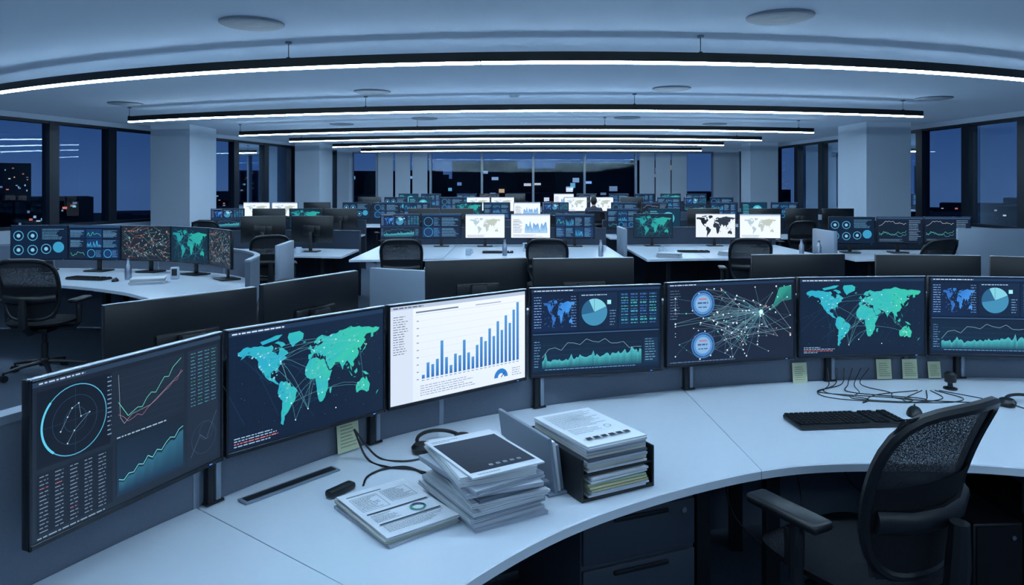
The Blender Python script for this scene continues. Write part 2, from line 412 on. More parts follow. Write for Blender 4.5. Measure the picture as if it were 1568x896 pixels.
def mk_dark(seed):
    def s_dark(c):
        rr = random.Random(seed)
        c.rect(0, 0, 1, 1, C('#0a1830')); c.rect(0, .95, 1, .05, C('#23466e'))
        nx, ny = rr.choice([(3, 2), (2, 2), (4, 2), (3, 3)])
        for i in range(nx):
            for j in range(ny):
                w, h = .96/nx, .9/ny; x, y = .02+w*i, .03+h*j; w -= .02; h -= .03
                c.rect(x, y, w, h, rr.choice([C('#0f2748'), C('#122038'), C('#15335c')])); k = rr.choice([0, 1, 2, 2, 3])
                if k == 0:
                    c.ring(x+w*.32, y+h*.5, w*.24, .010, C('#3fa4d4'), 20); c.rows(x+w*.62, y+.03, w*.34, h-.06, 6, C('#5f9cd0'), .35)
                elif k == 1: c.area(x+.01, y+.02, w-.02, h*.75, [rr.uniform(.1, 1) for _ in range(16)], C('#3fa0d0'), C('#173e68'))
                elif k == 2: c.rows(x+.01, y+.02, w-.03, h-.05, 8, C('#74b0dc'), .38)
                else: c.pline([(x+w*(.05+.9*q/10), y+h*(.2+.6*rr.random())) for q in range(11)], .006, C('#4fc0a8'))
    return s_dark
def s_white(c):
    c.rect(0, 0, 1, 1, C('#e6eefa')); c.rect(0, .93, 1, .07, C('#b8c8de'))
    worldmap(c, .1, .15, .8, .7, C('#a9c4d4'), C('#b8bca8'), False, False); c.rows(.05, .03, .5, .1, 3, C('#8895aa'))
def s_whitechart(c):
    c.rect(0, 0, 1, 1, C('#e6eefa')); c.rect(0, .93, 1, .07, C('#b8c8de'))
    c.area(.35, .2, .58, .55, [abs(math.sin(k*.9))*.6+.1+.3*R() for k in range(22)], C('#5f9ad0'), C('#a8cbe8')); c.rows(.05, .2, .25, .6, 9, C('#8895aa')); c.rows(.05, .04, .8, .1, 3, C('#9aa6ba'))
def s_blackmap(c):
    c.rect(0, 0, 1, 1, C('#e0e8f4')); worldmap(c, .0, .0, 1.0, .95, C('#11151d'), C('#2a3442'), False, False)
def s_tealnet(c):
    c.rect(0, 0, 1, 1, C('#0d2636')); worldmap(c, .03, .08, .94, .84, C('#1b7f90'), C('#28a898'), False, False)
    for _ in range(30): c.line((R(), R()), (R(), R()), .003, C('#2f7f90'))
def s_rednet(c):
    c.rect(0, 0, 1, 1, C('#1c2430'))
    for _ in range(90):
        x, y = U(.05, .95), U(.08, .92); c.line((x, y), (min(1, max(0, x+U(-.2, .2))), min(1, max(0, y+U(-.25, .25)))), .005, random.choice([C('#4f8280'), C('#8a6058'), C('#5c7282')]))
        c.disc(x, y, .010, random.choice([C('#7fb8ac'), C('#b87868'), C('#90a8b8')]), 6)
def s_gauges(c):
    c.rect(0, 0, 1, 1, C('#0b1c34'))
    for x, y in ((.13, .7), (.38, .7), (.13, .27), (.38, .27), (.62, .3)):
        c.ring(x, y, .085, .014, C('#4a9cc4'), 20); c.disc(x, y, .035, C('#7ab4d0'), 12)
    c.disc(.84, .35, .1, C('#3590b8'), 24); c.rows(.55, .58, .4, .34, 7, C('#6ca8d0'), .35)
def s_lines(c):
    c.rect(0, 0, 1, 1, C('#101c2e')); c.rect(0, .93, 1, .07, C('#2c4666'))
    for k in range(3):
        v = .3+.15*k; P = []
        for i in range(24): v = min(.85, max(.25, v+U(-.07, .08))); P.append((.04+.6*i/23, v))
        c.pline(P, .006, [C('#4fb88c'), C('#5898c0'), C('#b0b8c4')][k])
    c.rows(.7, .1, .27, .8, 12, C('#7f9fbf'), .35); c.rows(.05, .05, .6, .12, 3, C('#6f90b0'), .35)
def s_globe(c):
    c.rect(0, 0, 1, 1, C('#0b3148')); c.disc(.62, .5, .2, C('#48b0c4'), 30); c.disc(.62, .5, .12, C('#a0dce4'), 30); c.rows(.05, .1, .3, .8, 9, C('#5fb8cc'))

MONH = .385
def monitor_mesh(name, W, fn, foot=True, z0=.13, depth_br=.05):
    mb = MB(); zc = z0+MONH/2
    mb.rbox((0, .0125, zc), (W, .025, MONH), .004, 'blackm')
    for (cx, cz, sx, sz) in ((0, z0+.0065, W, .013), (0, z0+MONH-.0055, W, .006), (-W/2+.0035, zc, .007, MONH), (W/2-.0035, zc, .007, MONH)):
        mb.rbox((cx, -.001, cz), (sx, .008, sz), .0015, 'rim', seg=1)
    mb.box((0, .003, z0+MONH), (W-.004, .014, .0025), 'rimglint')  # thin top strip with the painted highlight
    mb.rbox((0, .031, zc-.02), (W*.42, .020, .15), .010, 'blackm')
    for k in range(5): mb.box((0, .0415, zc+.03-.012*k), (W*.3, .001, .004), 'black')
    mb.box((W/2-.05, -.0052, z0+.006), (.01, .0006, .002), 'screen', col=C('#4d8cff', 1.5))
    if foot:
        mb.rbox((0, .075, .008), (.24, .2, .014), .006, 'black')
        mb.rbox((0, .085, .15), (.05, .022, .28), .008, 'black')
        mb.rbox((0, .062, zc), (.1, .04, .1), .01, 'black')
    else:
        mb.rbox((0, .042, zc), (.1, depth_br, .1), .008, 'black')
    sw, sh = W-.014, MONH-.02
    def f(x, y, n): return (-sw/2+x, -.0004-n*3.5e-6, z0+.013+y)
    c = Cv(mb, sw, sh, f, 'screen'); fn(c)
    return mb.mesh(name)

# ---------------------------------------------------------------- room shell
H = 3.0
def quad(name, pts, mat, thick=.1, down=True):
    mb = MB(); z2 = -thick if down else thick
    n = len(pts)
    vs = [p for p in pts]+[(p[0], p[1], p[2]+z2) for p in pts]
    fs = [tuple(range(n)), tuple(range(n, 2*n))]+[(i, (i+1) % n, n+(i+1) % n, n+i) for i in range(n)]
    mb.add(vs, fs, mat); return place(name, mb.mesh(name, False))
foot = [(-10.4, -6), (9.5, -6), (9.5, 8), (8.2, 26), (-5.9, 26), (-10.2, 8)]
quad('floor', [(x, y, 0) for x, y in foot], 'floor')
quad('ceiling', [(x, y, H) for x, y in foot], 'ceil', down=False)
wn = [0]
def window_wall(name, A, B, cuts, sill=.85, top=2.9, inside=1, fw=.11, fm='frame'):
    A, B = Vector(A), Vector(B); d = (B-A); L = d.length; d.normalize(); ang = math.atan2(d.y, d.x)
    nrm = Vector((-d.y, d.x))*inside
    rot = rotz(ang); mb = MB()
    def P(t, z, off=-.1): q = A+d*t+nrm*off; return (q.x, q.y, z)
    mb.box(P(L/2, sill/2), (L, .2, sill), 'wall', rot)
    mb.box(P(L/2, (top+H)/2), (L, .2, H-top), 'wall', rot)
    if cuts[0] > .01: mb.box(P(cuts[0]/2, (sill+top)/2), (cuts[0], .2, top-sill), 'wall', rot)
    if L-cuts[-1] > .01: mb.box(P((L+cuts[-1])/2, (sill+top)/2), (L-cuts[-1], .2, top-sill), 'wall', rot)
    place(name, mb.mesh(name, False))
    for i in range(len(cuts)-1):
        a, b2 = cuts[i], cuts[i+1]; wn[0] += 1; w = MB()
        w.box(P(a+fw/2, (sill+top)/2), (fw, .18, top-sill-.002), fm, rot)
        w.box(P(b2-fw/2, (sill+top)/2), (fw, .18, top-sill-.002), fm, rot)
        w.box(P((a+b2)/2, sill+.03), (b2-a-2*fw, .16, .058), fm, rot)
        w.box(P((a+b2)/2, top-.03), (b2-a-2*fw, .16, .058), fm, rot)
        g0 = P(a+fw, sill+.06); g1 = P(b2-fw, sill+.06)
        w.add([g0, g1, (g1[0], g1[1], top-.06), (g0[0], g0[1], top-.06)], [(0, 1, 2, 3)], 'glass')
        place('window_%d' % wn[0], w.mesh('window', False))
def cutsfrom(t0, step, L):
    o = []; t = t0
    while t < L-.05: o.append(t); t += step
    return o
# left
A, B = (-10.2, 8), (-5.9, 26); L = math.dist(A, B); k = L/18
window_wall('wall_left', A, B, cutsfrom(.2*k, 1.41*k, L), inside=-1)
window_wall('wall_left_near', (-10.4, -6), A, cutsfrom(.6, 1.45, 14), inside=-1)
A, B = (9.5, 8), (8.2, 26); L = math.dist(A, B)
window_wall('wall_right', A, B, cutsfrom(.57, 1.45, L), inside=1)
window_wall('wall_right_near', (9.5, -6), A, cutsfrom(.6, 1.45, 14), inside=1)
window_wall('wall_far', (-5.9, 26), (8.2, 26), [.1, 1.0]+[2.95+1.86*i for i in range(5)]+[12.2, 13.2], inside=-1, fw=.04, fm='trim')
mb = MB(); mb.box((-.45, -6.1, 1.5), (19.9, .2, 3), 'wall'); place('wall_back', mb.mesh('wall_back', False))
# pale wall panelling beside the far windows
mb = MB()
for x in [-4.85+.62*i for i in range(3)]+[4.6+.58*i for i in range(3)]:
    mb.box((x+.28, 25.97, 1.45), (.54, .04, 2.8), 'wall')
place('trim_1', mb.mesh('trim_1', False))
mb = MB()
for (x0, x1) in ((-5.85, 8.15),):
    mb.box(((x0+x1)/2, 25.985, .06), (x1-x0, .025, .12), 'frame')
place('baseboard_far', mb.mesh('baseboard', False))
def column(x0, x1, y0, y1):
    mb = MB(); mb.box(((x0+x1)/2, (y0+y1)/2, H/2), (x1-x0, y1-y0, H-.002), 'wall')
    mb.box(((x0+x1)/2, (y0+y1)/2, .06), (x1-x0+.03, y1-y0+.03, .118), 'frame')
    place('column', mb.mesh('column', False))
column(-7.85, -7.0, 15.6, 17.0); column(-6.65, -5.9, 22, 23.6)
column(7.4, 8.33, 15, 16.3); column(7.3, 8.15, 22, 22.9)

# ---------------------------------------------------------------- pendant lamps
def quadpath(l, c, r, n=36):
    out = []
    for i in range(n+1):
        x = l[0]+(r[0]-l[0])*i/n
        (x0, y0), (x1, y1), (x2, y2) = l, c, r
        y = y0*(x-x1)*(x-x2)/((x0-x1)*(x0-x2))+y1*(x-x0)*(x-x2)/((x1-x0)*(x1-x2))+y2*(x-x0)*(x-x1)/((x2-x0)*(x2-x1))
        out.append(Vector((x, y)))
    return out
lamps = [((-6.6, 0.2), (0, -1.9), (6.4, -.4), [.25, .75]), ((-6.6, 4.4), (0, 2.3), (6.4, 3.8), [.25, .75]),
         ((-7.0, 9.1), (-.1, 6.4), (6.6, 8.1), [.365, .655]), ((-6.55, 12.3), (0, 10.5), (6.5, 11.4), [.01, .36, .65, .99]),
         ((-5.94, 15.7), (0, 14.1), (6.2, 14.8), [.01, .35, .65, .99]), ((-5.5, 17.8), (0, 16.6), (6.0, 17.3), [.05, .95]),
         ((-5.05, 20.3), (0, 18.8), (5.7, 19.4), [.05, .95]), ((-4.8, 22.9), (0, 22.2), (5.9, 22.4), [.05, .95])]
for (l, c, r, cab) in lamps:
    path = quadpath(l, c, r); mb = MB()
    mb.sweep(path, -.035, .035, 2.757, 2.84, 'lampbody')
    mb.sweep(path, -.030, .030, 2.739, 2.7565, 'lamp')
    p = path[18]; mb.box((p.x-.08, p.y+.003, 2.747), (.012, .066, .020), 'lampbody')
    for t in cab:
        p = path[int(t*36)]
        mb.cyl((p.x, p.y, 2.92), .004, .156, 'dark', 6)
        mb.cyl((p.x, p.y, 2.99), .03, .018, 'disc', 12)
        mb.box((p.x, p.y, 2.846), (.03, .03, .012), 'dark')
    place('pendant_lamp', mb.mesh('pendant_lamp', False))
mb = MB(); mb.lathe([(.26, 0), (.26, -.012), (.24, -.02), (.20, -.016), (.17, -.022), (.12, -.016), (.06, -.022)], (0, 0, 0), 'disc', 32); vent = mb.mesh('ceiling_vent')
for x, y in ((-2.15, 5.94), (2.13, 5.71), (-1.99, 10.24), (2.2, 9.9), (-6.3, 11.7), (6.46, 11), (-1.74, 14.3), (2.26, 14.1), (-3.7, 15.6), (4.4, 15.6), (-2.1, 1.5), (2.1, 1.5)):
    place('ceiling_vent', vent, (x, y, H))
mb = MB(); mb.lathe([(.07, 0), (.07, -.02), (.055, -.045), (.02, -.05)], (0, 0, 0), 'wall', 20); sd = mb.mesh('smoke_detector')
for x, y in ((.03, 10.6), (.25, 15.2), (5.2, 13)): place('smoke_detector', sd, (x, y, H))
# soft fill light added under the ceiling to brighten it, no visible fixture
ld = bpy.data.lights.new('ceiling_fill', 'AREA'); ld.shape = 'RECTANGLE'; ld.size = 20.4; ld.size_y = 32.4; ld.energy = 400; ld.color = (.48, .73, 1.0)
lo = bpy.data.objects.new('ceiling_fill_light', ld); bpy.context.scene.collection.objects.link(lo)
lo.location = (-.45, 10, 2.875); lo.rotation_euler = (math.pi, 0, 0)

# ---------------------------------------------------------------- desks and partitions
DZ = .70
def desk_mesh(name, O, I, seams=(), n=10, z=DZ, legs=True):
    o = cr(O, n); i_ = cr(I, n); cuts = [0]+[s_*n for s_ in seams]+[len(o)-1]; mb = MB()
    for a in range(len(cuts)-1):
        s0, s1 = cuts[a], cuts[a+1]
        oo = [Vector(p) for p in o[s0:s1+1]]; ii = [Vector(p) for p in i_[s0:s1+1]]
        for q in (oo, ii):
            if a > 0: q[0] = q[0].lerp(q[1], .02)
            if a < len(cuts)-2: q[-1] = q[-1].lerp(q[-2], .02)
        vs = []; fs = []; N = len(oo)
        for k in range(N):
            dd = (ii[k]-oo[k]).normalized()*.004
            vs += [(oo[k].x, oo[k].y, z), (ii[k].x-dd.x, ii[k].y-dd.y, z), (ii[k].x, ii[k].y, z-.004), (ii[k].x, ii[k].y, z-.03), (oo[k].x, oo[k].y, z-.03)]
        for k in range(N-1):
            for j in range(5): fs.append((k*5+j, k*5+(j+1) % 5, (k+1)*5+(j+1) % 5, (k+1)*5+j))
        fs.append((0, 1, 2, 3, 4)); fs.append(tuple((N-1)*5+j for j in range(5)))
        mb.add(vs, fs, 'desk')
        if legs:
            for k in (2, N-3) if N > 8 else (N//2,):
                p = oo[k].lerp(ii[k], .5); dd = ii[k]-oo[k]; an = math.atan2(dd.y, dd.x)
                mb.box((p.x, p.y, z-.05), (dd.length*.8, .05, .038), 'dark', rotz(an))
                for t in (.15, .75):
                    q = oo[k].lerp(ii[k], t); mb.box((q.x, q.y, (z-.07)/2), (.06, .05, z-.07), 'dark', rotz(an))
    return mb.mesh(name)
O = [(-1.78, .1), (-1.42, 1.05), (-.93, 2.12), (-.28, 2.86), (.80, 3.36), (1.95, 3.55), (2.75, 3.5), (3.7, 3.1)]
I = [(-.62, .2), (-.46, 1.1), (-.22, 1.57), (.2, 2.04), (.834, 2.40), (1.35, 2.465), (1.85, 2.38), (2.6, 2.0)]
place('curved_desk', desk_mesh('curved_desk', O, I, (2, 4, 6)))
def partition(name, path, z1=1.1, t=.045, step=10, u0=.004, fab='part', tr='trim'):
    mb = MB(); mb.sweep(path, u0, u0+t, .02, z1-.02, fab); mb.sweep(path, u0-.003, u0+t+.003, z1-.02, z1, tr)
    N = len(path)
    for k in range(0, N, step):
        tt = path[min(k+1, N-1)]-path[max(k-1, 0)]; an = math.atan2(tt.y, tt.x); nn = Vector((-math.sin(an), math.cos(an)))
        q = path[k]+nn*(u0+t/2)
        mb.box((q.x, q.y, z1/2), (.02, t+.004, z1-.003), tr, rotz(an))
    return place(name, mb.mesh(name, False))
Os = cr(O, 10)
partition('desk_divider', Os, 1.12)
def offs(path, d):
    out = []; N = len(path)
    for i, p in enumerate(path):
        t = path[min(i+1, N-1)]-path[max(i-1, 0)]; t.normalize(); out.append(p+Vector((-t.y, t.x))*d)
    return out
# desk on far side of the partition
o2 = offs(Os, .06); i2 = offs(Os, 1.25)
sub = list(range(14, len(Os), 8))
place('curved_desk', desk_mesh('curved_desk_rear', [tuple(i2[k]) for k in sub], [tuple(o2[k]) for k in sub], (2, 4), n=6))

main = [((-1.082, 1.604), (-.866, 2.15), s_radar), ((-.862, 2.16), (-.461, 2.61), s_map), ((-.452, 2.615), (.061, 3.04), s_bars),
        ((.074, 3.06), (.665, 3.19), s_dash), ((.69, 3.23), (1.345, 3.41), s_net), ((1.362, 3.42), (2.0, 3.47), s_map), ((2.012, 3.47), (2.64, 3.41), s_dash)]
for (a, b2, fn) in main:
    a, b2 = Vector(a), Vector(b2); W = (b2-a).length-.004; mid = (a+b2)/2; th = math.atan2(b2.y-a.y, b2.x-a.x)
    place('computer_monitor', monitor_mesh('monitor_main', W, fn, foot=False, depth_br=.02), (mid.x, mid.y, DZ), th)
def along(ratio):
    for k in range(len(Os)-1):
        a, b2 = Os[k], Os[k+1]; fa, fb = a.x-ratio*a.y, b2.x-ratio*b2.y
        if a.y > 0 and fa*fb <= 0:
            t = fa/(fa-fb); return a.lerp(b2, t), math.atan2(b2.y-a.y, b2.x-a.x)
post = MB(); post.rbox((-.014, -.014, .064), (.022, .024, .127), .004, 'dark'); post.rbox((.014, -.012, .064), (.018, .02, .127), .003, 'trim'); post.rbox((0, -.014, .005), (.06, .028, .008), .003, 'dark')
post = post.mesh('monitor_post')
for rt in (-.42, -.195, .035, .243, .44, .62):
    p, an = along(rt); place('monitor_mounting_post', post, (p.x, p.y, DZ+.001), an)

# other monitors
S = {k: monitor_mesh('monitor_'+k, .62, f) for k, f in dict(dark=mk_dark(1), dark2=mk_dark(5), dark3=mk_dark(12), white=s_white, chart=s_whitechart, bmap=s_blackmap, teal=s_tealnet, red=s_rednet, gauge=s_gauges, lines=s_lines, globe=s_globe, dash=s_dash, net=s_net).items()}
dk = [0]
def mon(kind, x, y, deg=0, z=DZ):
    if kind == 'dark':
        dk[0] += 1; kind = ('dark', 'dark2', 'dark3', 'dash')[dk[0] % 4]
    return place('computer_monitor', S[kind], (x, y, z+.001), math.radians(deg))
def edgemon(kind, a, b2, away=False):
    a, b2 = Vector(a), Vector(b2); mid = (a+b2)/2; th = math.degrees(math.atan2(b2.y-a.y, b2.x-a.x)); mon(kind, mid.x, mid.y, th+(180 if away else 0))
edgemon('dark', (-1.49, 2.62), (-1.12, 3.1), True); edgemon('lines', (-1.12, 3.14), (-.80, 3.72), True)
edgemon('dark', (-.50, 4.18), (.08, 4.36), True); edgemon('lines', (.12, 4.30), (.74, 4.38), True)
edgemon('dark', (1.5, 4.55), (2.14, 4.62), True); edgemon('dark', (2.3, 4.58), (2.94, 4.5), True); edgemon('dark', (2.98, 4.48), (3.55, 4.25), True)
mb = MB(); mb.rbox((0, 0, .55), (.46, .035, 1.08), .01, 'trim'); place('side_divider', mb.mesh('side_divider'), (-.76, 4.85, 0), -.4)

# ---------------------------------------------------------------- office chair
def chair_mesh():
    mb = MB()
    for k in range(5):
        a = 2*math.pi*k/5+.3; d = Vector((math.cos(a), math.sin(a), 0))
        mb.tube([d*.03+Vector((0, 0, .115)), d*.18+Vector((0, 0, .10)), d*.32+Vector((0, 0, .075))], [.028, .022, .016], 'black', 8, sq=.7)
        e = d*.32; p = Vector((-d.y, d.x, 0))
        for s_ in (-1, 1):
            q = e+p*.014*s_; mb.tube([q+Vector((0, 0, .03))-p*.009, q+Vector((0, 0, .03))+p*.009], .029, 'black', 14)
        mb.tube([e+Vector((0, 0, .035)), e+Vector((0, 0, .08))], .009, 'dark', 8)
    mb.lathe([(.04, .08), (.045, .13), (.03, .15), (.03, .28), (.02, .281), (.02, .4)], (0, 0, 0), 'black', 16)
    mb.rbox((0, -.02, .405), (.2, .26, .045), .015, 'dark')
    n = 14
    def se(u, v):
        r = max(abs(u), abs(v)); x, y = u, v
        if r > 0:
            k = (abs(u/r)**3.2+abs(v/r)**3.2)**(1/3.2); x, y = u/k, v/k
        return x, y, r
    vs = []; fs = []
    for i in range(n+1):
        for j in range(n+1):
            x, y, r = se(-1+2*i/n, -1+2*j/n)
            z = .50-.03*r**6+.012*abs(x)**2-.02*max(0, y-.5)*2*max(0, y-.5)
            vs.append((x*.255, y*.245, z))
    for i in range(n):
        for j in range(n): fs.append((i*(n+1)+j, (i+1)*(n+1)+j, (i+1)*(n+1)+j+1, i*(n+1)+j+1))
    b0 = len(vs)
    for i in range(n+1):
        for j in range(n+1):
            x, y, r = se(-1+2*i/n, -1+2*j/n); vs.append((x*.24, y*.23, .435+.02*r**4))
    for i in range(n):
        for j in range(n): fs.append((b0+i*(n+1)+j, b0+i*(n+1)+j+1, b0+(i+1)*(n+1)+j+1, b0+(i+1)*(n+1)+j))
    rim = [(i, 0) for i in range(n)]+[(n, j) for j in range(n)]+[(n-i, n) for i in range(n)]+[(0, n-j) for j in range(n)]
    for k in range(len(rim)):
        a, b2 = rim[k], rim[(k+1) % len(rim)]; ia, ib = a[0]*(n+1)+a[1], b2[0]*(n+1)+b2[1]
        fs.append((ia, ib, b0+ib, b0+ia))
    mb.add(vs, fs, 'cushion')
    def bk(s_, t):
        w = .205+.035*math.sin(math.pi*min(1, t*1.0)*.75)-.02*(1-t)
        z = .52+.50*t+.012*(1-s_*s_)*t
        y = -.235-.13*t+.05*math.sin(math.pi*(1-t))*.8+.055*s_*s_
        return Vector((s_*w, y, z))
    n1, n2 = 12, 14; vs = []; fs = []
    for i in range(n1+1):
        for j in range(n2+1): vs.append(bk(-1+2*i/n1, j/n2))
    for i in range(n1):
        for j in range(n2): fs.append((i*(n2+1)+j, (i+1)*(n2+1)+j, (i+1)*(n2+1)+j+1, i*(n2+1)+j+1))
    mb.add(vs, fs, 'net')
    ring = []
    def rr(q):
        a = q*2*math.pi; c_, s_ = math.cos(a), math.sin(a); k = (abs(c_)**5+abs(s_)**5)**(-1/5); return c_*k, (s_*k+1)/2
    for q in range(48):
        s_, t = rr(q/48); ring.append(bk(s_, t))
    mb.tube(ring, .018, 'black', 8, closed=True)
    vs = []; fs = []
    for i in range(n1+1):
        for j in range(8):
            p = bk((-1+2*i/n1)*.97, j/7*.55); p.y -= .012; vs.append(p)
    for i in range(n1):
        for j in range(7): fs.append((i*8+j, (i+1)*8+j, (i+1)*8+j+1, i*8+j+1))
    mb.add(vs, fs, 'cushion')
    mb.tube([bk(-.95, .36)+Vector((0, -.02, 0)), bk(-.5, .34)+Vector((0, -.03, 0)), bk(0, .34)+Vector((0, -.035, 0)), bk(.5, .34)+Vector((0, -.03, 0)), bk(.95, .36)+Vector((0, -.02, 0))], .022, 'black', 10, sq=1.5)
    mb.tube([(0, -.1, .405), (0, -.24, .41), (0, -.315, .47), (0, -.325, .58), (0, -.33, .70)], [.026, .03, .034, .034, .026], 'black', 10)
    for s_ in (-1, 1):
        mb.tube([(s_*.12, 0, .42), (s_*.26, -.01, .42), (s_*.295, -.015, .46), (s_*.297, -.02, .645)], [.02, .02, .022, .02], 'black', 10)
        mb.rbox((s_*.295, -.01, .56), (.035, .06, .12), .012, 'black')
        mb.rbox((s_*.29, .02, .655), (.085, .27, .032), .014, 'black', seg=3)
    return mb.mesh('office_chair')
CH = chair_mesh()
def chair(x, y, deg): return place('office_chair', CH, (x, y, 0), math.radians(deg))
chair(1.11, 2.32, 28)
chair(-4.1, 6.3, 5); chair(-3.1, 9.2, 20); chair(-1.3, 8.55, 5); chair(.43, 8.6, -5); chair(2.85, 8.7, -10)
chair(-1.5, 4.35, 160); chair(-.15, 5.6, 190); chair(2.4, 5.9, 175); chair(4.3, 5.2, 200)

# ---------------------------------------------------------------- other pods
OL = [(-6.9, 8.0), (-5.6, 8.3), (-4.5, 8.27), (-3.6, 8.02), (-2.98, 7.66), (-2.55, 7.1), (-2.42, 6.5)]
IL = [(-6.7, 7.0), (-5.5, 7.2), (-4.6, 7.0), (-4.0, 6.75), (-3.5, 6.45), (-3.2, 6.2), (-2.95, 5.95)]
place('curved_desk', desk_mesh('desk_left_pod', OL, IL, (3,)))
partition('desk_divider', cr(OL, 8), .98)
e = [(-5.55, 7.95), (-4.93, 7.98), (-4.31, 7.92), (-3.70, 7.79), (-3.16, 7.48), (-2.745, 7.02)]
for k, kd in enumerate(('gauge', 'dark', 'red', 'teal', 'red')): edgemon(kd, e[k], e[k+1])
mb = MB(); mb.rbox((0, 0, .52), (.7, .05, 1.04), .01, 'trim'); sp = mb.mesh('side_divider2')
place('side_divider', sp, (-2.45, 7.75, 0), math.radians(95))
def straight(name, x0, x1, y0, y1, bow=.15, z=DZ):
    O_ = [(x0, y1), ((x0*2+x1)/3, y1+bow), ((x0+2*x1)/3, y1+bow), (x1, y1)]
    I_ = [(x0, y0), ((x0*2+x1)/3, y0+bow), ((x0+2*x1)/3, y0+bow), (x1, y0)]
    place(name, desk_mesh(name, O_, I_, (1, 2), n=6, z=z)); partition('desk_divider', cr(O_, 6), z+.28, step=6, fab='partd', tr='ped')
straight('office_desk', -4.4, -2.3, 9.7, 10.8)
straight('office_desk', -2.1, 1.5, 9.25, 11.55)
straight('office_desk', 1.75, 4.25, 9.3, 11.6)
straight('office_desk', 4.45, 6.6, 9.3, 10.55)
for x, kd in ((-1.74, 'dark'), (-1.1, 'dark'), (-.42, 'white'), (.29, 'chart'), (.98, 'dark')): mon(kd, x, 11.2, -4*x)
mon('teal', 2.22, 11.3, 0); mon('bmap', 3.2, 11.3, -5); mon('white', 3.85, 11.15, -8)
for x, kd in ((4.8, 'gauge'), (5.48, 'lines'), (6.15, 'lines')): mon(kd, x, 10.15, -8)
mon('dark', -3.6, 10.4, 190); mon('lines', -2.9, 10.45, 175)
place('side_divider', sp, (1.62, 10.6, 0), math.radians(90)); place('side_divider', sp, (4.35, 10.0, 0), math.radians(90))
place('side_divider', sp, (6.95, 9.9, 0), math.radians(60)); 
mb = MB(); mb.rbox((0, 0, .56), (1.15, .05, 1.12), .01, 'trim'); place('side_divider', mb.mesh('side_divider3'), (6.15, 8.95, 0), -.1)
def row(y, items, spans, z=DZ):
    for (a, b2) in spans: straight('office_desk', a, b2, y-.75, y+.3, .03, z)
    for it in items:
        x, kd = it[0], it[1]; dg = it[2] if len(it) > 2 else U(-8, 8); mon(kd, x, y, dg, z)
row(13.9, [(-5.5, 'dark', 10), (-4.7, 'lines', 185), (-4.0, 'teal', 0), (-3.3, 'dark', 180), (-1.7, 'lines', 178), (-1.05, 'dark', 180), (2.15, 'dark', 0), (2.95, 'globe', 0), (3.7, 'dark', 180), (4.9, 'dark', 180), (5.6, 'dark', 178), (6.3, 'dark', 182)], [(-6.2, -2.9), (-2.1, .3), (1.8, 4.1), (4.5, 6.9)])
row(16.6, [(-5.9, 'white'), (-5.25, 'white'), (-4.5, 'dark', 180), (-3.6, 'gauge'), (-2.9, 'dark'), (-2.2, 'dark'), (-1.0, 'teal'), (-.35, 'dark'), (.35, 'chart'), (1.0, 'dark'), (2.6, 'dark'), (3.3, 'lines'), (4.9, 'dark'), (5.6, 'globe'), (6.3, 'dark')], [(-6.3, -1.8), (-1.4, 1.5), (2.2, 6.7)], .76)
row(19.2, [(-3.8, 'dark', 180), (-3.1, 'gauge'), (-2.45, 'globe'), (-1.6, 'dark'), (-.9, 'white'), (-.25, 'white'), (1.7, 'white'), (2.4, 'white'), (3.2, 'dark', 180), (4.2, 'dark'), (4.9, 'dark'), (5.6, 'dark')], [(-4.3, .3), (1.2, 6.0)], .84)
row(22.2, [(-3.2, 'globe'), (-2.5, 'dark'), (-1.4, 'dark'), (-.7, 'red'), (.1, 'dark', 180), (1.6, 'chart'), (2.3, 'lines'), (3.3, 'dark'), (4.1, 'dark'), (4.9, 'teal'), (5.7, 'dark')], [(-3.8, .5), (1.1, 6.2)], .9)
for x, y in ((-5.4, 12.9), (-3.6, 12.8), (-1.5, 12.7), (2.4, 12.8), (5.1, 12.9), (6.2, 12.8), (-4.9, 15.4), (-2.6, 15.4), (-.6, 15.4), (.8, 15.5), (3.0, 15.4), (5.4, 15.5), (-2.8, 18.1), (-.6, 18.1), (3.4, 18.1), (5, 18.1)):
    chair(x, y, U(-30, 30))
chair(4.9, 8.6, 15)

# ---------------------------------------------------------------- desk-top things
def sheet(mb, cx, cy, z, w, l, an, t, col):
    mb.box((cx, cy, z+t/2), (w, l, t), 'paper', rotz(an), col)
def top_canvas(mb, cx, cy, z, w, l, an):
    ca, sa = math.cos(an), math.sin(an)
    def f(x, y, n):
        x -= w/2; y -= l/2; return (cx+ca*x-sa*y, cy+sa*x+ca*y, z+.0002+n*1e-5)
    return Cv(mb, w, l, f, 'paper')
PC = [C('#c9ced6'), C('#b9bfca'), C('#d4d8de'), C('#a9b0bc'), C('#c2c4bd')]
def stack(n, w, l, th, jit, ja, cols=PC, odd={}):
    mb = MB(); z = 0
    for i in range(n):
        t = th*U(.6, 1.3); k = 3; a = U(-ja, ja); dx, dy = U(-jit, jit), U(-jit, jit)
        col = random.choice(cols)
        if i in odd: col = odd[i]
        for q in range(k):
            sheet(mb, dx+U(-.002, .002), dy+U(-.002, .002), z, w, l, a+U(-.008, .008), t/k*.8, mixc(col, (0, 0, 0, 1), U(0, .12))); z += t/k
    return mb, z
mb, z = stack(4, .225, .315, .006, .006, .05)
sheet(mb, 0, 0, z, .225, .315, 0, .002, C('#dde1e8')); c = top_canvas(mb, 0, 0, z+.002, .225, .315, 0)
G = C('#6f7784')
c.rect(.08, .9, .5, .02, G); c.frame(.08, .55, .38, .3, .006, G); c.rows(.1, .57, .34, .26, 9, G, .35); c.frame(.52, .6, .38, .26, .006, G); c.rows(.54, .62, .34, .22, 8, G, .35)
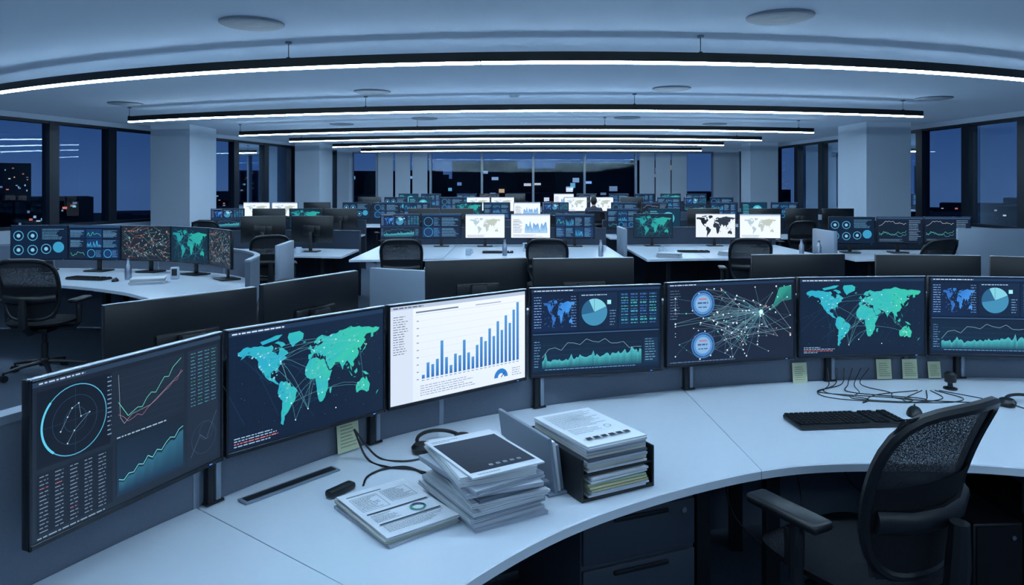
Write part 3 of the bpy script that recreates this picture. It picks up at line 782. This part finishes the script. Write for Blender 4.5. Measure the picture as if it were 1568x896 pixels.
c.rect(.07, .46, .86, .02, C('#3d4553')); c.rows(.08, .28, .38, .15, 6, G, .35); c.ring(.7, .35, .09, .035, C('#3f8a76'), 24); c.ring(.7, .35, .09, .035, C('#25405e'), 10, 0, 2)
c.rect(.07, .22, .86, .02, C('#3d4553')); c.rows(.08, .06, .84, .13, 6, G, .35)
place('report_booklet', mb.mesh('report_booklet', False), (-.335, 2.075, DZ+.0005), math.radians(38))
# tall pile
mb, z = stack(12, .235, .325, .0125, .014, .13, odd={3: C('#8f97a4'), 7: C('#6b7380')})
sheet(mb, 0, 0, z, .235, .325, .02, .004, C('#d9dde3')); c = top_canvas(mb, 0, 0, z+.004, .235, .325, .02)
c.grad(.04, .1, .92, .76, C('#2b303b'), C('#444b58')); c.text(.06, .93, .4, .012, G); c.text(.06, .9, .25, .01, G); c.text(.1, .04, .3, .012, G)
for k in range(5): c.rect(.36+.1*k, .17, .05, .035, C('#aab0ba')); c.rect(.372+.1*k, .18, .025, .012, C('#2b303b'))
for k in range(4): c.line((.08, .3+.12*k), (.9, .33+.12*k), .002, C('#4b5260'))
place('paper_pile', mb.mesh('paper_pile', False), (-.09, 2.165, DZ+.0005), math.radians(30))
# document tray
mb = MB(); tw, tl, thh = .25, .33, .13
mb.rbox((0, 0, .006), (tw+.02, tl+.01, .01), .003, 'black')
mb.rbox((-tw/2-.008, 0, thh/2), (.008, tl+.01, thh), .003, 'black'); mb.rbox((tw/2+.008, 0, thh/2), (.008, tl+.01, thh), .003, 'black')
mb.rbox((0, tl/2+.002, thh/2), (tw+.02, .008, thh), .003, 'black')
mb.rbox((0, 0, .078), (tw+.01, tl, .006), .002, 'black')
z = .012
for (i, col) in enumerate([PC[0], PC[1], C('#b9b48c'), C('#c6c09a'), C('#9fb09c'), PC[2], PC[0]]):
    sheet(mb, U(-.005, .005), U(-.02, -.005), z, .215, .315, U(-.03, .03), .006, col); z += .0085
z = .083
for i in range(9):
    sheet(mb, U(-.004, .004), U(-.012, .004), z, .222, .32, U(-.03, .03), .007, random.choice(PC) if i != 4 else C('#59606c')); z += .0085
sheet(mb, 0, 0, z, .225, .32, .02, .003, C('#e2e6ec')); c = top_canvas(mb, 0, 0, z+.003, .225, .32, .02)
c.rows(.08, .5, .84, .42, 14, G, .3); c.rows(.08, .3, .5, .15, 5, G, .3); c.ring(.72, .38, .05, .012, G, 16)
for k in range(6): c.rect(.12+.13*k, .12, .09, .06, C('#333944'))
place('document_tray', mb.mesh('document_tray', False), (.25, 2.36, DZ+.0005), math.radians(28))
mb = MB()
for k in range(3):
    mb.rbox((k*.018, 0, .09-.008*k), (.012, .34-.02*k, .18-.016*k), .003, 'trim' if k != 1 else 'paper', Matrix.Rotation(math.radians(-8), 3, 'Y'), col=C('#d4d8de'))
mb.rbox((.018, 0, .004), (.07, .34, .008), .002, 'trim')
place('file_folders', mb.mesh('file_folders', False), (.047, 2.345, DZ+.001), math.radians(28))
# keyboard
mb = MB(); mb.rbox((0, 0, .011), (.44, .15, .018), .006, 'black')
for r in range(6):
    for q in range(21):
        if q in (14,) or (q == 18): continue
        if r == 0 and 4 <= q <= 8: continue
        mb.rbox((-.208+.0208*q, -.058+.0232*r, .0225), (.0175, .019, .008), .002, 'cushion', seg=1)
mb.rbox((-.208+.0208*6, -.058, .0225), (.1, .019, .008), .002, 'cushion', seg=1)
KB = mb.mesh('keyboard'); place('keyboard', KB, (1.33, 2.88, DZ+.001), math.radians(6))
def mouse_mesh():
    bm = bmesh.new(); bmesh.ops.create_uvsphere(bm, u_segments=16, v_segments=10, radius=1)
    mb = MB(); vs = [(v.co.x*.031, v.co.y*.055, max(0, v.co.z)*.036) for v in bm.verts]; bm.verts.index_update()
    mb.add(vs, [[v.index for v in f.verts] for f in bm.faces], 'black'); bm.free(); mb.box((0, .03, .033), (.006, .014, .006), 'dark'); return mb.mesh('computer_mouse')
MO = mouse_mesh(); place('computer_mouse', MO, (1.67, 2.98, DZ+.001), -.5)
# headsets
mb = MB()
mb.tube([(.085*math.cos(a), .085*math.sin(a)*1.05, .02+.01*math.sin(a)) for a in [math.pi*k/16 for k in range(17)]], .007, 'black', 8)
for s_ in (-1, 1): mb.lathe([(.02, 0), (.034, .004), (.036, .018), (.026, .03)], (s_*.085, -.012, .001), 'black', 18)
mb.tube(cr([(-.085, -.02, .02), (-.06, -.07, .018), (-.01, -.1, .012)], 5), .003, 'black', 6); mb.rbox((-.005, -.1, .012), (.024, .012, .012), .004, 'black')
HS = mb.mesh('headset')
place('headset', HS, (-.26, 2.62, DZ+.001), .6); place('headset', HS, (2.22, 3.08, DZ+.001), -.4)
mb = MB(); mb.lathe([(.03, 0), (.03, .006), (.012, .012), (.01, .03), (.024, .034), (.026, .07), (.014, .08)], (0, 0, 0), 'black', 18); wc = mb.mesh('webcam')
place('webcam', wc, (2.05, 3.36, DZ+.001))
def cable(pts, r=.0035): 
    mb = MB(); mb.tube(cr([(p[0], p[1], DZ+r+.0006+(p[2] if len(p) > 2 else 0)) for p in pts], 8), r, 'black', 6); return place('cable', mb.mesh('cable'))
cable([(-.55, 2.5, .1), (-.5, 2.48, .005), (-.42, 2.42), (-.33, 2.40), (-.28, 2.36), (-.24, 2.45)])
cable([(-.55, 2.5, .1), (-.47, 2.5, .005), (-.38, 2.47), (-.30, 2.5), (-.24, 2.52), (-.12, 2.56), (.0, 2.6)])
cable([(-.47, 2.27), (-.47, 2.34), (-.43, 2.40), (-.36, 2.42), (-.3, 2.38), (-.26, 2.36)])
for q in range(6):
    x = 1.35+.08*q
    cable([(1.52+.04*q, 3.46, .07), (1.5+.03*q, 3.40, .01), (x+U(-.12, .1), 3.30), (x+U(-.15, .3), 3.20), (x+.2+U(-.1, .2), 3.14), (1.65+.09*q, 3.22+U(-.05, .05)), (1.88+.02*q, 3.33)], .0022)
for pts in ([(1.2, 3.2, .6), (1.25, 3.1, .3), (1.15, 3.0, .12), (1.0, 2.9, .02)], [(1.5, 3.2, .62), (1.45, 3.12, .4), (1.6, 3.12, .3), (1.75, 3.12, .42)], [(.95, 3.1, .6), (.9, 3.0, .35), (1.0, 2.95, .2), (1.3, 2.9, .02)]):
    mb = MB(); mb.tube(cr(pts, 8), .004, 'black', 6); place('cable', mb.mesh('cable'))
mb = MB(); mb.rbox((0, 0, .012), (.035, .1, .022), .008, 'black'); place('power_adapter', mb.mesh('power_adapter'), (-.53, 2.22, DZ+.001), -.6)
mb = MB(); mb.rbox((0, 0, .003), (.34, .05, .006), .002, 'trim'); mb.rbox((0, 0, .006), (.32, .03, .003), .001, 'dark'); place('cable_grommet', mb.mesh('cable_grommet'), (-.70, 2.28, DZ+.001), math.radians(50))
# sticky notes
mb = MB(); mb.box((0, -.004, .05), (.08, .0012, .1), 'paper', Matrix.Rotation(math.radians(-6), 3, 'X'), C('#d3d8b4'))
def f(x, y, n): return (-.035+x, -.0145+.105*(y)-n*1e-5, .005+y)
c = Cv(mb, .07, .09, f, 'paper'); c.rows(.05, .1, .9, .8, 7, C('#7f866e'), .25)
SN = mb.mesh('sticky_note', False)
for rt, dz, s_ in ((-.232, .005, 1.15), (.398, .0, .95), (.515, .005, .95), (.551, .003, .95), (.585, .004, .8)):
    p, an = along(rt); nn = Vector((math.sin(an), -math.cos(an)))
    place('sticky_note', SN, (p.x+nn.x*.012, p.y+nn.y*.012, DZ+dz), an, scale=(s_, 1, s_))
# drawer pedestal
mb = MB(); mb.rbox((0, 0, .34), (.42, .5, .60), .006, 'ped')
for k, (z, h) in enumerate(((.555, .15), (.39, .15), (.19, .22))):
    mb.rbox((0, -.256, z), (.41, .014, h), .004, 'ped'); mb.rbox((0, -.268, z+h/2-.02), (.2, .01, .014), .003, 'dark')
mb.cyl((.16, -.266, .6), .009, .01, 'chrome', 12, 'Y')
for x in (-.17, .17):
    for y in (-.2, .2): mb.cyl((x, y, .02), .02, .04, 'black', 12)
PED = mb.mesh('drawer_pedestal'); place('drawer_pedestal', PED, (.31, 2.52, 0), math.radians(22)); place('drawer_pedestal', PED, (2.45, 2.75, 0), math.radians(-25))
# computer towers
mb = MB(); mb.rbox((0, 0, .22), (.19, .44, .42), .01, 'black'); mb.rbox((0, -.222, .22), (.17, .01, .4), .005, 'cushion')
for k in range(10): mb.box((0, -.228, .08+.012*k), (.12, .002, .004), 'dark')
mb.cyl((.05, -.23, .38), .008, .008, 'chrome', 12, 'Y')
for k in (-1, 1): mb.box((.08*k, 0, .006), (.02, .4, .012), 'black')
TW = mb.mesh('computer_tower'); place('computer_tower', TW, (1.75, 2.82, 0), .05); place('computer_tower', TW, (2.0, 2.82, 0), -.05)
# clutter on the other desks
mb = MB(); mb.lathe([(.03, 0), (.033, .01), (.033, .14), (.018, .17), (.014, .2), (.016, .2), (.016, .22)], (0, 0, 0), 'chrome', 16); BT = mb.mesh('water_bottle')
mb = MB(); mb.lathe([(.035, 0), (.04, .01), (.042, .09), (.038, .09), (.036, .012)], (0, 0, 0), 'wall', 18); mb.tube([(.04, 0, .02), (.065, 0, .03), (.065, 0, .065), (.04, 0, .075)], .005, 'wall', 8); MG = mb.mesh('coffee_mug')
mbk, z = stack(6, .22, .3, .01, .01, .15); PP = mbk.mesh('paper_pile_small', False)
for (x, y) in ((4.1, 9.6), (-.1, 9.8), (3.95, 9.8), (-3.9, 7.3), (1.2, 9.7)): place('water_bottle', BT, (x, y, DZ+.001))
for (x, y) in ((-.6, 9.9), (2.1, 10.1), (-5.0, 7.5), (.7, 9.9), (-3.0, 10.1)): place('coffee_mug', MG, (x, y, DZ+.001))
for (x, y) in ((-1.7, 10.2), (2.1, 9.6), (-3.6, 10.0), (3.0, 9.8), (-3.55, 7.0)): place('paper_pile', PP, (x, y, DZ+.001), U(0, 3))
place('keyboard', KB, (-4.3, 7.3, DZ+.001), -.25); place('computer_mouse', MO, (-3.95, 7.15, DZ+.001), .2)
place('keyboard', KB, (-.2, 10.2, DZ+.001), 0); place('keyboard', KB, (2.6, 10.3, DZ+.001), 0); place('keyboard', KB, (5.4, 9.7, DZ+.001), -.1)
mb = MB(); mb.rbox((0, 0, .06), (.08, .06, .12), .008, 'wall'); mb.box((0, -.032, .07), (.05, .004, .07), 'black')
DP = mb.mesh('desk_telephone')
place('desk_telephone', DP, (-3.45, 7.35, DZ+.001), .3); place('desk_telephone', DP, (.2, 10.5, DZ+.001), .3)

# ---------------------------------------------------------------- seated person at the far white screens
pe = bpy.data.objects.new('seated_person', None); bpy.context.scene.collection.objects.link(pe)
pe.location = (2.05, 18.0, 0)
def addskin(name, V, E, Rr, mat):
    me = bpy.data.meshes.new(name)
    bm = bmesh.new(); lay = bm.verts.layers.skin.verify()
    vv = [bm.verts.new(v) for v in V]
    for a, b2 in E: bm.edges.new((vv[a], vv[b2]))
    for v, r in zip(vv, Rr): v[lay].radius = r if isinstance(r, tuple) else (r, r)
    vv[0][lay].use_root = True
    bm.to_mesh(me); bm.free(); me.materials.append(M[mat])
    ob = bpy.data.objects.new(name, me); bpy.context.scene.collection.objects.link(ob); ob.parent = pe
    md = ob.modifiers.new('Skin', 'SKIN'); md.use_smooth_shade = True
    s2 = ob.modifiers.new('Sub', 'SUBSURF'); s2.levels = 1; s2.render_levels = 1
V = [(0, 0, .58), (0, -.02, .78), (0, 0, .98), (0, .02, 1.1), (0, .03, 1.17), (-.17, .0, 1.06), (-.23, .06, .84), (-.18, .28, .78), (.17, 0, 1.06), (.23, .06, .84), (.18, .28, .78)]
addskin('torso', V, [(0, 1), (1, 2), (2, 3), (3, 4), (2, 5), (5, 6), (6, 7), (2, 8), (8, 9), (9, 10)], [(.16, .12), (.14, .11), (.16, .11), .08, .052, .065, .05, .036, .065, .05, .036], 'shirt')
addskin('legs', [(0, 0, .57), (-.1, .05, .56), (-.13, .42, .55), (-.13, .42, .12), (-.13, .52, .04), (.1, .05, .56), (.13, .42, .55), (.13, .42, .12), (.13, .52, .04)], [(0, 1), (1, 2), (2, 3), (3, 4), (0, 5), (5, 6), (6, 7), (7, 8)], [.11, .09, .065, .045, .035, .09, .065, .045, .035], 'trousers')
mb = MB()
bm = bmesh.new(); bmesh.ops.create_uvsphere(bm, u_segments=20, v_segments=14, radius=1); bm.verts.index_update()
fcs = [[v.index for v in f_.verts] for f_ in bm.faces]
def hd(v, k=1):
    x, y, z = v.co; w = 1-.22*max(0, -z); return (x*.075*w*k, .04+y*.095*w*k, 1.27+z*.115*k)
mb.add([hd(v) for v in bm.verts], fcs, 'skin')
mb.add([(lambda p, v: (p[0], p[1]-.012 if v.co.y < .5 else p[1]-.02, p[2]+.012))(hd(v, 1.08), v) if (v.co.z > .35 or v.co.y < 0) else (0, .03, 1.3) for v in bm.verts], fcs, 'hair'); bm.free()
mb.tube([(0, .02, 1.1), (0, .03, 1.2)], [.05, .048], 'skin', 12)
mb.tube([(0, .135, 1.29), (0, .155, 1.26), (0, .135, 1.25)], [.008, .014, .01], 'skin', 8)
mb.tube([(-.02, .128, 1.215), (0, .135, 1.213), (.02, .128, 1.215)], .005, 'hair', 6)
for s_ in (-1, 1):
    mb.rbox((s_*.077, .04, 1.27), (.014, .03, .055), .006, 'skin'); mb.cyl((s_*.028, .128, 1.285), .008, .01, 'black', 8, 'Y')
    hx = .18*s_
    mb.rbox((hx, .33, .775), (.075, .09, .025), .012, 'skin')
    for q, l in enumerate((.06, .072, .076, .066)):
        xx = hx+(-.03+.02*q)*1; mb.tube([(xx, .37, .778), (xx, .37+l*.5, .785), (xx, .37+l, .765)], [.009, .008, .007], 'skin', 6)
    mb.tube([(hx-s_*.035, .31, .775), (hx-s_*.06, .34, .772), (hx-s_*.062, .37, .768)], [.011, .01, .008], 'skin', 6)
place('head_and_hands', mb.mesh('head_and_hands'), parent=pe)
chair(2.05, 17.95, 0)

# ---------------------------------------------------------------- city outside
mb = MB()
rc = random.Random(3)
def CU(a, b): return rc.uniform(a, b)
for k in range(300):
    a = math.radians(CU(-78, 78)); dist = CU(70, 300)
    tall = k < 10; mid = k >= 240
    if mid: a = math.radians(-14+30*(k-240)/60); dist = CU(60, 110)
    d = Vector((math.sin(a), math.cos(a))); r = Vector((d.y, -d.x)); w = CU(7, 18); dp = CU(8, 20)
    top = CU(-16, -2.0)+dist*.012
    if tall: top = CU(5, 12); w = CU(6, 10)
    if mid: top = CU(-3, 4.5); w = CU(4, 9)
    ctr = d*dist+Vector((0, 10)); base = -32; an = math.atan2(r.y, r.x)
    mb.box((ctr.x, ctr.y, (base+top)/2), (w, dp, top-base), 'bld', rotz(an))
    f0 = ctr-d*(dp/2+.15)
    for _ in range(int(CU(10, 30))):
        u = CU(-w/2+.6, w/2-.6); z = top-CU(.6, 10); q = f0+r*u; ww = CU(.12, .4); hh = CU(.2, .5)
        col = rc.choice([C('#ffd9a0'), C('#a8d0ff'), C('#a8d0ff'), C('#8fc0ff'), C('#e8f2ff'), C('#ff8a6a'), C('#7fd8ff')]); kk = CU(.15, .7); col = tuple(x*kk for x in col[:3])+(1,)
        mb.add([(q.x-r.x*ww, q.y-r.y*ww, z), (q.x+r.x*ww, q.y+r.y*ww, z), (q.x+r.x*ww, q.y+r.y*ww, z+hh), (q.x-r.x*ww, q.y-r.y*ww, z+hh)], [(0, 1, 2, 3)], 'city', col)
place('city_skyline', mb.mesh('city_skyline', False))
mb = MB(); mb.box((0, 200, -32.5), (1400, 1400, 1), 'bld'); place('city_ground', mb.mesh('city_ground', False))

# ---------------------------------------------------------------- world
w = bpy.data.worlds.new('dusk_sky'); bpy.context.scene.world = w; w.use_nodes = True
nt = w.node_tree; bg = nt.nodes['Background']
tc = nt.nodes.new('ShaderNodeTexCoord'); sx = nt.nodes.new('ShaderNodeSeparateXYZ'); rp = nt.nodes.new('ShaderNodeValToRGB')
nt.links.new(tc.outputs['Generated'], sx.inputs[0]); nt.links.new(sx.outputs['Z'], rp.inputs[0]); nt.links.new(rp.outputs[0], bg.inputs['Color'])
rp.color_ramp.elements[0].position = 0; rp.color_ramp.elements[0].color = C('#3a5a8a')
rp.color_ramp.elements[1].position = .35; rp.color_ramp.elements[1].color = C('#12284e')
e_ = rp.color_ramp.elements.new(.1); e_.color = C('#1e3f74')
bg.inputs['Strength'].default_value = 1.0

# ---------------------------------------------------------------- camera
cam = bpy.data.cameras.new('camera'); co = bpy.data.objects.new('camera', cam); bpy.context.scene.collection.objects.link(co)
cam.lens = 36*1100/1568; cam.sensor_width = 36; cam.sensor_fit = 'HORIZONTAL'
cam.shift_y = -(448-285)/1568
co.location = (0, 0, 1.65); co.rotation_euler = (math.pi/2, 0, 0); cam.clip_end = 2000
bpy.context.scene.camera = co
vs_ = bpy.context.scene.view_settings
vs_.view_transform = 'Standard'; vs_.look = 'None'; vs_.exposure = 0; vs_.gamma = 1
